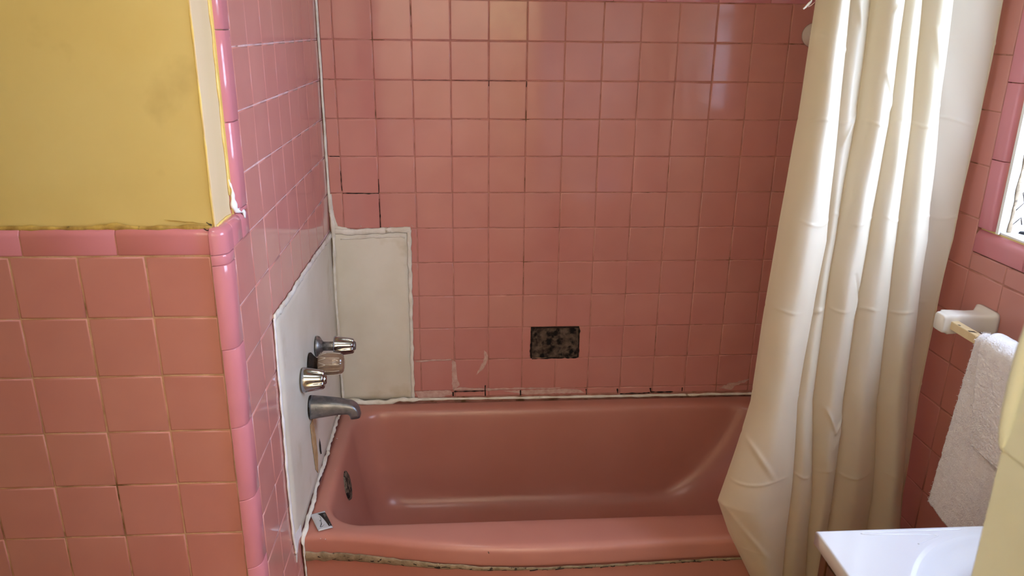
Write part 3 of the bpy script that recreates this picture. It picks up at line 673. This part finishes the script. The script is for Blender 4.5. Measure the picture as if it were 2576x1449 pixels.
# spout: lofted body, tip turned down
def spout(y, z):
    # stations: x, z centre, half height, half width, squareness
    S = []
    pts = [(.0045, 0, .029, .029), (.012, .000, .0285, .0285), (.03, .0005, .0265, .0265), (.055, .001, .0235, .0240), (.078, .001, .0205, .0225), (.095, -.001, .0180, .0215)]
    V = []; F = []; n = 40
    def ring(c, u, hh, hw, p=2.6):
        for k in range(n):
            t = 2*math.pi*k/n; ct, st = math.cos(t), math.sin(t)
            a = math.copysign(abs(ct)**(2/p), ct)*hw; b = math.copysign(abs(st)**(2/p), st)*hh
            V.append((c[0]+u[0]*b, y+a, ZF+z+c[1]+u[1]*b))
    for x, dz, hh, hw in pts: ring((x, dz), (0, 1), hh, hw)
    for k in range(1, 9):                    # bend down
        a = math.radians(78)*k/8; R_ = .021
        ring((.095+R_*math.sin(a)*1.0, -.001-R_*(1-math.cos(a))), (math.sin(a), math.cos(a)), .0178-.0006*k, .0213-.0003*k, 2.6+.3*k)
    cx, cz = .095+.021*math.sin(math.radians(78)), -.001-.021*(1-math.cos(math.radians(78)))
    ring((cx+.002, cz-.010), (math.sin(math.radians(82)), math.cos(math.radians(82))), .0128, .0185, 5)
    ring((cx+.002, cz-.0105), (math.sin(math.radians(82)), math.cos(math.radians(82))), .0105, .0160, 5)
    ring((cx-.001, cz+.002), (math.sin(math.radians(82)), math.cos(math.radians(82))), .0100, .0150)
    r = len(V)//n
    for i in range(r-1):
        for k in range(n):
            k2 = (k+1) % n; F.append((i*n+k, i*n+k2, (i+1)*n+k2, (i+1)*n+k))
    F.append(tuple(range(n))); F.append(tuple((r-1)*n+k for k in range(n)))
    me = mesh(V, F, True); bm = bmesh.new(); bm.from_mesh(me); bmesh.ops.recalc_face_normals(bm, faces=bm.faces[:]); bm.to_mesh(me); bm.free(); return me
sp = thing('tub_spout', 'worn grey metal bath spout curving down over the tub', 'spout', (.004, -.492, ZF-.893))
link('body', spout(-.492, -.893), M['spout'], sp)
link('wall_gasket', lathe([(0, .0305), (.002, .0305)], (.0036, -.492, ZF-.893), (1, 0, 0), 36), M['black'], sp)

# ------------------------------------------------------------------ sachet on the rim
sx = thing('sachet', 'small silver-white and black sachet lying on the tub rim corner', 'packet', (.040, -.648, RZ+.001))
A_ = Vector((.0095, -.622, 0)); Bv = Vector((.043, -.608, 0)); Dv = Vector((.041, -.690, 0)); Cv = Vector((.0735, -.676, 0))
def sq(u, v, h=0):     # u along short edge, v along long
    p = A_*(1-u)*(1-v)+Bv*u*(1-v)+Dv*(1-u)*v+Cv*u*v
    lift = .0035*(math.sin(math.pi*u)*math.sin(math.pi*v))**.5+.0025*(max(0, v-.88)/.12)*(1-u)+.0012*(max(0, .1-v)/.1)
    return Vector((p.x, p.y, RZ+.0012+lift+h))
def sheet(fn_u0, fn_u1, v0, v1, h, nu=12, nv=24, th=None):
    V = []; F = []
    for j in range(nv+1):
        v = v0+(v1-v0)*j/nv
        for i in range(nu+1):
            u = fn_u0(v)+(fn_u1(v)-fn_u0(v))*i/nu; V.append(sq(u, v, h))
    for j in range(nv):
        for i in range(nu): a = j*(nu+1)+i; F.append((a, a+1, a+nu+2, a+nu+1))
    if th:
        k = len(V); V += [Vector((p.x, p.y, RZ+.0005)) for p in V[:]]; n = nu+1
        bd = [i for i in range(n)]+[j*n+nu for j in range(1, nv+1)]+[nv*n+i for i in range(nu-1, -1, -1)]+[j*n for j in range(nv-1, 0, -1)]
        for a, b in zip(bd, bd[1:]+bd[:1]): F.append((a, b, k+b, k+a))
        F.append(tuple(k+b for b in bd))
    me = mesh(V, F, True); bm = bmesh.new(); bm.from_mesh(me); bmesh.ops.recalc_face_normals(bm, faces=bm.faces[:]); bm.to_mesh(me); bm.free(); return me
link('packet', sheet(lambda v: 0, lambda v: 1, 0, 1, 0, th=1), M['sachet_w'], sx)
ub = lambda v: .42+.35*(max(0, v-.09)/.82)**.55
link('black_panel', sheet(lambda v: min(.86, ub(v)), lambda v: 1.0, .09, .91, .0004), M['sachet_b'], sx)
def stroke(pts, r, m, name='lettering'):
    link(name, tube([sq(u, v, .0006) for u, v in pts], r, 5), m, sx)
stroke([(.36, .72), (.22, .84), (.30, .86), (.44, .83)], .00055, M['ink'])
stroke([(.30, .80), (.40, .72), (.42, .66), (.36, .70), (.42, .62), (.46, .56), (.38, .57), (.36, .52), (.46, .52), (.50, .44), (.52, .36), (.48, .30)], .00045, M['ink'])
stroke([(.48, .80), (.52, .78)], .0004, M['ink'])
stroke([(.80, .17), (.81, .38)], .00045, M['ink_g'], 'small_print'); stroke([(.90, .15), (.91, .34)], .0004, M['ink_g'], 'small_print')
stroke([(.85, .17), (.86, .28)], .0003, M['ink_g'], 'small_print')
stroke([(.86, .86), (.90, .80)], .0006, M['sachet_w'], 'emblem')

# ------------------------------------------------------------------ shower curtain
def smooth(a, b, x):
    t = min(1, max(0, (x-a)/(b-a))); return t*t*(3-2*t)
ZT = [.95, .095, -.133, -.384, -.739, -.973, -1.059, -1.193, -1.42]
EX = np.array([[1.090, 1.150, 1.200, 1.252, 1.292, 1.360, 1.458],
      [1.086, 1.149, 1.199, 1.253, 1.291, 1.360, 1.458], [1.079, 1.159, 1.205, 1.263, 1.309, 1.372, 1.458], [1.062, 1.167, 1.195, 1.262, 1.319, 1.395, 1.450],
      [1.028, 1.130, 1.173, 1.244, 1.316, 1.386, 1.413], [.967, 1.133, 1.192, 1.244, 1.335, 1.399, 1.408], [1.001, 1.135, 1.194, 1.245, 1.339, 1.408, 1.416],
      [1.070, 1.139, 1.205, 1.252, 1.346, 1.422, 1.432], [1.125, 1.150, 1.212, 1.262, 1.352, 1.428, 1.445]])
SEG = [((1.224, -.043), (1.256, -.109), 3), ((1.256, -.109), (1.23, -.21), -3), ((1.311, .045), (1.351, -.101), 2.5), ((1.351, -.101), (1.384, -.298), 2.5), ((1.157, .095), (1.174, .04), 2),
       ((1.188, -.748), (1.216, -.805), 3), ((1.216, -.805), (1.236, -.777), 3), ((1.226, -.453), (1.249, -.506), -3), ((1.01, -.805), (1.071, -.893), 2.5),
       ((.972, -.971), (1.08, -1.098), 2.5), ((1.195, -.117), (1.171, -.181), 2.5), ((1.217, .074), (1.23, .092), 2), ((1.135, .006), (1.147, .002), 3), ((1.22, -1.005), (1.24, -1.012), 2),
       ((1.149, -.54), (1.175, -.532), 2), ((1.248, -.502), (1.235, -.55), 2.5), ((1.215, -.843), (1.239, -.806), 2.5)]
SEG = [(a, b, c*.0017) for a, b, c in SEG]
CRZ = [(.28, 0), (.095-.07, .4), (-.135, 1.3), (-.335, 2.1), (-.53, .2), (-.715, 3), (-.905, 5), (-1.08, 4), (-1.27, 2)]
def curtain():
    zs_ = np.concatenate([np.arange(.44, .13, -.012), np.arange(.13, -1.421, -.0026)])
    # fold profile, one period: t (0..1 across), depth b (0 = back, 1 = crest)
    base = [(0.0, 0.0), (.03, .30), (.12, .60), (.26, .86), (.42, 1.0), (.60, .93), (.76, .76), (.89, .54), (.97, .32), (1.0, .10), (.975, -.08)]
    # per-fold: depth, and shape factor
    dep = [.055, .036, .052, .038, .058, .012]
    K = []
    for k in range(6):
        for (t, b) in base:
            if k == 5: b = b*.3
            K.append((k, t, b))
    K.append((5, 1.0, .3))
    nS = 300
    # parametrise by index, Catmull-Rom through the control points at each height
    idx = np.linspace(0, len(K)-1.0001, nS)
    V = []
    for z in zs_:
        ex = [np.interp(-z, [-q for q in ZT], EX[:, c]) for c in range(7)]
        yb = -.755-.065*smooth(.3, 1.0, -z)
        top = smooth(.44, .2, z)
        cp = []
        for (k, t, b) in K:
            xa, xb = ex[k], ex[k+1]; xa2 = xa-(0 if k == 0 else .010)
            wdt = xb-xa2
            d = dep[k]*(.55+.45*min(1, wdt/.06))*(.45+.55*top)
            yc = yb + .010*math.sin(k*1.9+z*2.1)
            if k == 0: yc -= .012*smooth(.6, 1.0, -z)
            if k == 5: yc = yb+.030-.036*t
            cp.append((xa2+wdt*t, yc-d*b+.10*d, z))
        cp = np.array(cp); i0 = np.clip(idx.astype(int), 0, len(K)-2); f = (idx-i0)[:, None]
        p0 = cp[np.maximum(i0-1, 0)]; p1 = cp[i0]; p2 = cp[i0+1]; p3 = cp[np.minimum(i0+2, len(K)-1)]
        q = .5*((2*p1)+(-p0+p2)*f+(2*p0-5*p1+4*p2-p3)*f**2+(-p0+3*p1-3*p2+p3)*f**3)
        V.append(q)
    V = np.array(V)                               # rows, cols, 3
    X = V[..., 0]; Z = V[..., 2]; S = np.broadcast_to(np.linspace(0, 1, nS), X.shape)
    D = np.zeros_like(X)
    for (a, b, h) in SEG:
        a = np.array(a); b = np.array(b); d = b-a; L2 = (d**2).sum()
        t = np.clip(((X-a[0])*d[0]+(Z-a[1])*d[1])/L2, 0, 1)
        dist = np.hypot(X-(a[0]+t*d[0]), Z-(a[1]+t*d[1]))
        D += h*np.exp(-(dist/.0043)**2)*(.35+.65*np.sin(np.pi*np.clip(t, .05, .95)))
    for (zc, ph) in CRZ:                          # packing creases, faint and broken
        zl = zc+.006*np.sin(S*23+ph)+.004*np.sin(S*61+ph*3)
        amp = .0019*(.5+.5*np.sin(S*37+ph*5))
        D += amp*np.exp(-((Z-zl)/.0028)**2)
    D += .0018*np.sin(S*42+Z*3+np.sin(Z*9+S*11)*1.2)*.5+.0012*np.sin(Z*26+S*30)*np.sin(S*55+Z*8)
    V[..., 1] -= D
    D -= .0016*np.clip((.030-S)/.004, 0, 1)
    r, c = X.shape
    V[..., 2] += ZF
    V[..., 0] = np.minimum(V[..., 0], 1.468)
    flat = V.reshape(-1, 3); I = np.arange(r*c).reshape(r, c)
    F = np.stack([I[:-1, :-1], I[1:, :-1], I[1:, 1:], I[:-1, 1:]], -1).reshape(-1, 4)
    me = bpy.data.meshes.new('curtain'); me.vertices.add(len(flat)); me.vertices.foreach_set('co', flat.ravel())
    me.loops.add(len(F)*4); me.loops.foreach_set('vertex_index', F.ravel()); me.polygons.add(len(F))
    me.polygons.foreach_set('loop_start', np.arange(len(F))*4); me.polygons.foreach_set('loop_total', np.full(len(F), 4))
    me.polygons.foreach_set('use_smooth', [True]*len(F)); me.update(); me.validate(); return me
cu = thing('shower_curtain', 'cream shower curtain bunched in long folds at the right end of the tub', 'curtain', (1.27, -.76, ZF+.44))
link('cloth', curtain(), M['curtain'], cu)
sc_ = bead('torn_thread', [(1.078, -.757, ZF+.100), (1.074, -.757, ZF+.090), (1.066, -.756, ZF+.083), (1.060, -.755, ZF+.078)], .0014, cu, M['caulk'], (0, -1, 0), .5, .6, .003, .001, 'frayed pale thread at the curtain edge')
bead('torn_thread', [(1.084, -.757, ZF+.094), (1.074, -.757, ZF+.083), (1.068, -.757, ZF+.080)], .0010, cu, M['caulk_thin'], (0, -1, 0), .5, .6, .003, .001)
for k in range(7):
    x = 1.11+.055*k
    tr = bpy.data.meshes.new('r'); link('ring', tube([(x, -.755+.021*math.cos(a), ZF+.455+.021*math.sin(a)) for a in [math.pi*2*q/20 for q in range(21)]], .0018, 6), M['chrome'], cu)
rod = link('curtain_rod', tube([(-.009, -.755, ZF+.464), (X1-.001, -.755, ZF+.464)], .0125, 20), M['chrome']); tag(rod, 'chrome shower curtain rod above the tub', 'curtain rod')

# ------------------------------------------------------------------ towel bar and towel
tb = thing('towel_bar', 'white ceramic towel bar post with a chipped cream square bar under the window', 'towel bar', (X1, -.89, ZF-.525))
def post(y, z):
    bm = bmesh.new()
    secs = [(0, .036, .0285), (-.006, .036, .0285), (-.012, .030, .023), (-.022, .021, .0195), (-.045, .0185, .0200), (-.070, .0190, .0215), (-.092, .0200, .0220), (-.094, .0175, .0195), (-.101, .0170, .0190), (-.104, .0150, .017)]
    V = []; F = []; n = 32
    for dx, hy, hz in secs:
        for k in range(n):
            t = 2*math.pi*k/n; p = 6; c, s = math.cos(t), math.sin(t)
            V.append((X1+dx, y+math.copysign(abs(c)**(2/p), c)*hy, z+math.copysign(abs(s)**(2/p), s)*hz))
    for i in range(len(secs)-1):
        for k in range(n):
            k2 = (k+1) % n; F.append((i*n+k, i*n+k2, (i+1)*n+k2, (i+1)*n+k))
    F.append(tuple(range(n))); F.append(tuple((len(secs)-1)*n+k for k in range(n)))
    bm.free(); me = mesh(V, F, True); b2 = bmesh.new(); b2.from_mesh(me); bmesh.ops.recalc_face_normals(b2, faces=b2.faces[:]); b2.to_mesh(me); b2.free(); return me
ZB = ZF-.527
link('post', post(-.888, ZB), M['ceramic'], tb); link('post', post(-1.50, ZB), M['ceramic'], tb)
def sqbar():
    c = [(-.0095, 0), (0, .0095), (.0095, 0), (0, -.0095)]
    s = .0085
    V = [(1.392+a*s, y, ZB+b*s) for y in (-1.49, -.90) for a, b in ((-1, -1), (1, -1), (1, 1), (-1, 1))]
    me = mesh(V, [(0, 1, 2, 3), (7, 6, 5, 4), (0, 4, 5, 1), (1, 5, 6, 2), (2, 6, 7, 3), (3, 7, 4, 0)])
    bm = bmesh.new(); bm.from_mesh(me); bmesh.ops.bevel(bm, geom=bm.edges[:], offset=.0008, segments=2, affect='EDGES'); bmesh.ops.recalc_face_normals(bm, faces=bm.faces[:]); bm.to_mesh(me); bm.free(); return me
br = link('bar', sqbar(), M['bar'], tb); br['label'] = 'cream painted square bar with chips'
patchy('paint_chip', [(-.965, ZB+.0086-.0), (-.972, ZB+.0086)]*0+[(1.386, -.958), (1.395, -.962), (1.397, -.972), (1.390, -.968), (1.384, -.964)], lambda a, b, d: (a, b, ZB+.0086+d), 0, tb, M['crack'], .0002, .001)
patchy('paint_chip', [(1.385, -.925), (1.389, -.928), (1.388, -.933), (1.385, -.931)], lambda a, b, d: (a, b, ZB+.0086+d), 0, tb, M['crack'], .0002, .001)

def towel_layer(y0, y1, zl_in, zl_out, xo, gap_, seed, skew0=0, skew1=0, skewb=0):
    """towel draped over the bar; outer flap on the room side down to zl_out, inner flap down to zl_in"""
    path = []
    r = .016+gap_
    for q in range(41): path.append((1.392+r-.0, ZB-(zl_in)*(1-q/40)))
    arc = [(1.392+r*math.cos(a), ZB+.002+r*.95*math.sin(a)) for a in [math.pi*q/16 for q in range(1, 16)]]
    path += arc; nb = len(path)
    for q in range(1, 121): path.append((1.392-r-xo*smooth(0, 1, q/120), ZB-zl_out*q/120))
    n = 70; V = []; F = []
    for j, (x, z) in enumerate(path):
        fo = max(0, (j-nb)/120)
        for i in range(n+1):
            s = i/n; y = y0+(y1-y0)*s
            y += (1-s)*skew0*fo+s*skew1*fo
            wv = .004*math.sin(s*5+seed)*fo+.003*math.sin(s*11+seed*2+fo*3)*fo
            nz = .0016*noise.noise(Vector((y*170, z*170, seed)))+.0012*noise.noise(Vector((y*420, z*420, seed)))
            sgn = -1 if j >= nb-8 else 1
            zz = z+skewb*s*fo*1.0
            if fo > .985: zz += .0025*noise.noise(Vector((y*90, 0, seed)))
            # woven border band: flatter
            V.append((x+sgn*(nz)+(-wv), y+(.0025*noise.noise(Vector((z*60, seed, 0))) if i in (0, n) else 0), zz+(.0015*noise.noise(Vector((y*150, x*100, 4))) if abs(z-ZB) < .02 else 0)))
    for j in range(len(path)-1):
        for i in range(n): a = j*(n+1)+i; F.append((a, a+1, a+n+2, a+n+1))
    return mesh(V, F, True)
tw = thing('towel', 'white terry towel folded over the towel bar beside the window', 'towel', (1.37, -1.08, ZB+.02))
def solid(o, t):
    m = o.modifiers.new('t', 'SOLIDIFY'); m.thickness = t; m.offset = 0
t1 = link('long_layer', towel_layer(-1.000, -1.272, .30, .372, .004, .000, 1.0, skew0=.030, skew1=0, skewb=-.03), M['towel'], tw); solid(t1, .006)
t2 = link('short_layer', towel_layer(-1.030, -1.270, .26, .185, .003, .0125, 4.0, skew0=-.030), M['towel'], tw); solid(t2, .006)
# terry pile on the visible flaps
def pile():
    rnd = np.random.RandomState(3); V = []; F = []
    for k in range(16000):
        if k % 4:
            s = rnd.rand(); f = rnd.rand(); y = -1.000-.27*s+(1-s)*.030*f; z = ZB-.372*f-.03*s*f; x = 1.392-.019-.004*f-.0015
            if .80 < f < .86: continue
        else:
            s = rnd.rand(); f = rnd.rand(); y = -1.03-.235*s-(1-s)*.03*f; z = ZB-.185*f; x = 1.392-.0265-.003*f-.0015
        if rnd.rand() < .12:
            a = rnd.rand()*math.pi; rr = .021 if k % 4 else .0275; x = 1.392-rr*math.cos(a)*1.02; z = ZB+.002+rr*math.sin(a); y = (-1.0 if k % 4 else -1.03)-.23*rnd.rand()
        d = rnd.randn(3)*.0013; d[0] = -abs(d[0])-.0012; d[2] -= .0004
        w_ = rnd.randn(3); w_ /= np.linalg.norm(w_)+1e-9; w_ *= .0006
        k0 = len(V); V += [(x+w_[0], y+w_[1], z+w_[2]), (x-w_[0], y-w_[1], z-w_[2]), (x+d[0], y+d[1], z+d[2])]; F.append((k0, k0+1, k0+2))
    return mesh(V, F)
tp = link('terry_pile', pile(), M['towel'], tw); tp['kind'] = 'stuff'

# ------------------------------------------------------------------ vanity
VZ = ZF-.73; VX = .960; VY1 = -1.284; VY0 = -1.846
vt = thing('countertop', 'glossy white countertop with moulded sink bowl, lower right', 'countertop', (1.2, -1.55, VZ-.02))
def vtop():
    cx, cy, rx, ry = 1.232, -1.575, .218, .262
    N_ = 120; outer = []; 
    x0, x1, y0, y1 = VX, X1-.002, VY0, VY1
    def edge(t):      # ray from bowl centre to rectangle
        c, s = math.cos(t), math.sin(t); k = min(((x1-cx) if c > 0 else (x0-cx))/c if abs(c) > 1e-6 else 9, ((y1-cy) if s > 0 else (y0-cy))/s if abs(s) > 1e-6 else 9)
        return cx+c*k, cy+s*k
    ang = sorted([2*math.pi*k/N_ for k in range(N_)]+[math.atan2(yy-cy, xx-cx) % (2*math.pi) for xx in (x0, x1) for yy in (y0, y1)])
    n = len(ang); loops = []
    def rect(ins, z):
        L = []
        for t in ang:
            x, y = edge(t); L.append((min(max(x, x0+ins), x1-ins), min(max(y, y0+ins), y1-ins), z))
        return L
    loops += [rect(.004, VZ-.028), rect(0, VZ-.024), rect(0, VZ-.0035), rect(.001, VZ-.001), rect(.0035, VZ)]
    def ell(k, z): return [(min(max(cx+rx*k*math.cos(t), x0+.01), x1-.004), min(max(cy+ry*k*math.sin(t), y0+.004), y1-.004), z) for t in ang]
    loops += [ell(1.06, VZ), ell(1.03, VZ-.0005), ell(1.0, VZ-.003), ell(.975, VZ-.007), ell(.94, VZ-.010), ell(.90, VZ-.0115), ell(.86, VZ-.013), ell(.83, VZ-.018), ell(.80, VZ-.030), ell(.72, VZ-.07), ell(.58, VZ-.105), ell(.40, VZ-.125), ell(.15, VZ-.132)]
    V = [p for l in loops for p in l]; F = [tuple(range(n))]
    for a in range(len(loops)-1):
        for b in range(n):
            b2 = (b+1) % n; F.append((a*n+b, a*n+b2, (a+1)*n+b2, (a+1)*n+b))
    F.append(tuple((len(loops)-1)*n+b for b in range(n)))
    me = mesh(V, F, True); bm = bmesh.new(); bm.from_mesh(me); bmesh.ops.recalc_face_normals(bm, faces=bm.faces[:]); bm.to_mesh(me); bm.free()
    return me
vo = link('counter_slab', vtop(), M['counter'], vt)
try:
    for p in vo.data.polygons:
        zc = sum(vo.data.vertices[i].co.z for i in p.vertices)/len(p.vertices)
        if abs(p.normal.z) > .98 and zc > VZ-.0006: p.use_smooth = False
except Exception: pass
bead('moulded_ridge', [(1.20, -1.2925, VZ), (1.10, -1.2925, VZ), (1.035, -1.2935, VZ), (1.030, -1.296, VZ), (1.045, -1.2985, VZ), (1.10, -1.3005, VZ), (1.145, -1.3035, VZ), (1.152, -1.3075, VZ), (1.13, -1.316, VZ), (1.108, -1.326, VZ)], .0013, vt, M['counter'], (0, 0, 1), .6, .05, .003, 0)
link('drain', lathe([(0, .022), (.003, .022), (.004, .016)], (1.232, -1.575, VZ-.1325), (0, 0, 1), 24), M['chrome'], vt)
vc = thing('vanity_cabinet', 'brown wooden vanity cabinet under the white top', 'cabinet', (1.22, -1.55, 0))
link('side_panel', box(.985, X1-.003, VY1-.032, VY1-.016, .09, VZ-.0285), M['wood'], vc)
link('side_panel', box(.985, X1-.003, VY0+.02, VY0+.036, .09, VZ-.0285), M['wood'], vc)
link('front_panel', box(.9846, .990, VY0+.036, VY1-.032, .09, VZ-.0285), M['wood_dark'], vc)
link('bottom_panel', box(.990, X1-.003, VY0+.036, VY1-.032, .09, .106), M['wood_dark'], vc)
link('toe_kick', box(1.03, X1-.01, VY0+.03, VY1-.03, .0, .09), M['wood_dark'], vc)
link('stile', box(.968, .9845, VY1-.030, VY1-.012, .09, VZ-.030, .001), M['wood'], vc)
link('rail', box(.9705, .9845, VY0+.02, VY1-.0305, VZ-.042, VZ-.030, .001), M['wood_dark'], vc)
dr = link('door', box(.964, .983, -1.555, VY1-.042, .13, VZ-.0345, .002), M['wood'], vc)
link('knob', lathe([(0, .006), (.010, .006), (.014, .013), (.02, .013), (.023, .008)], (.9635, -1.53, VZ-.12), (-1, 0, 0), 20), M['chrome'], dr)
dr2 = link('door', box(.964, .983, VY0+.03, -1.558, .13, VZ-.0345, .002), M['wood'], vc)
link('knob', lathe([(0, .006), (.010, .006), (.014, .013), (.02, .013), (.023, .008)], (.9635, -1.585, VZ-.12), (-1, 0, 0), 20), M['chrome'], dr2)

# ------------------------------------------------------------------ door frame in the near foreground
df = thing('door_1', None, None, (.83, -1.88, 0)); tag(df, 'cream painted door frame in the near right foreground, out of focus', kind='structure')
link('jamb', box(.814, .8395, -1.975, -1.800, 0, 2.08, .002), M['door'], df)
link('stop', box(.802, .8138, -1.930, -1.885, 0, 2.07, .003), M['door'], df)
link('casing', box(.8405, .905, -1.8495, -1.830, 0, 2.13, .003), M['door'], df)
link('jamb', box(-.0195, .0, -1.975, -1.83, 0, 2.08, .002), M['door'], df)
link('head_jamb', box(.0005, .8135, -1.975, -1.83, 2.055, 2.0795, .002), M['door'], df)
hg = link('hinge', lathe([(0, .001), (.006, .0036), (.018, .0056), (.034, .0066), (.060, .0070), (.086, .0064), (.106, .0046), (.124, .001)], (.813, -1.803, ZF-.274), (0, 0, 1), 20), M['door'], df); hg['label'] = 'hinge barrel painted over in cream'
link('hinge_leaf', box(.8118, .8138, -1.84, -1.803, ZF-.272, ZF-.152, .0006), M['door'], df)

# ------------------------------------------------------------------ lamp fixtures added to go with the fill lights (out of frame)
for (x, y, lab) in ((.15, -1.45, 'added round frosted lamp, unseen fill for the bathroom'), (.45, -2.75, 'added round frosted lamp, unseen fill from the hall')):
    l = thing('added_ceiling_lamp', lab, 'lamp', (x, y, H))
    link('added_lamp_base', lathe([(0, .11), (.012, .11), (.018, .10)], (x, y, H), (0, 0, -1), 36), M['ceramic'], l)
    link('added_lamp_shade', lathe([(0, .095), (.012, .10), (.030, .085), (.040, .05), (.044, .01)], (x, y, H-.0185), (0, 0, -1), 36), M['lamp'], l)
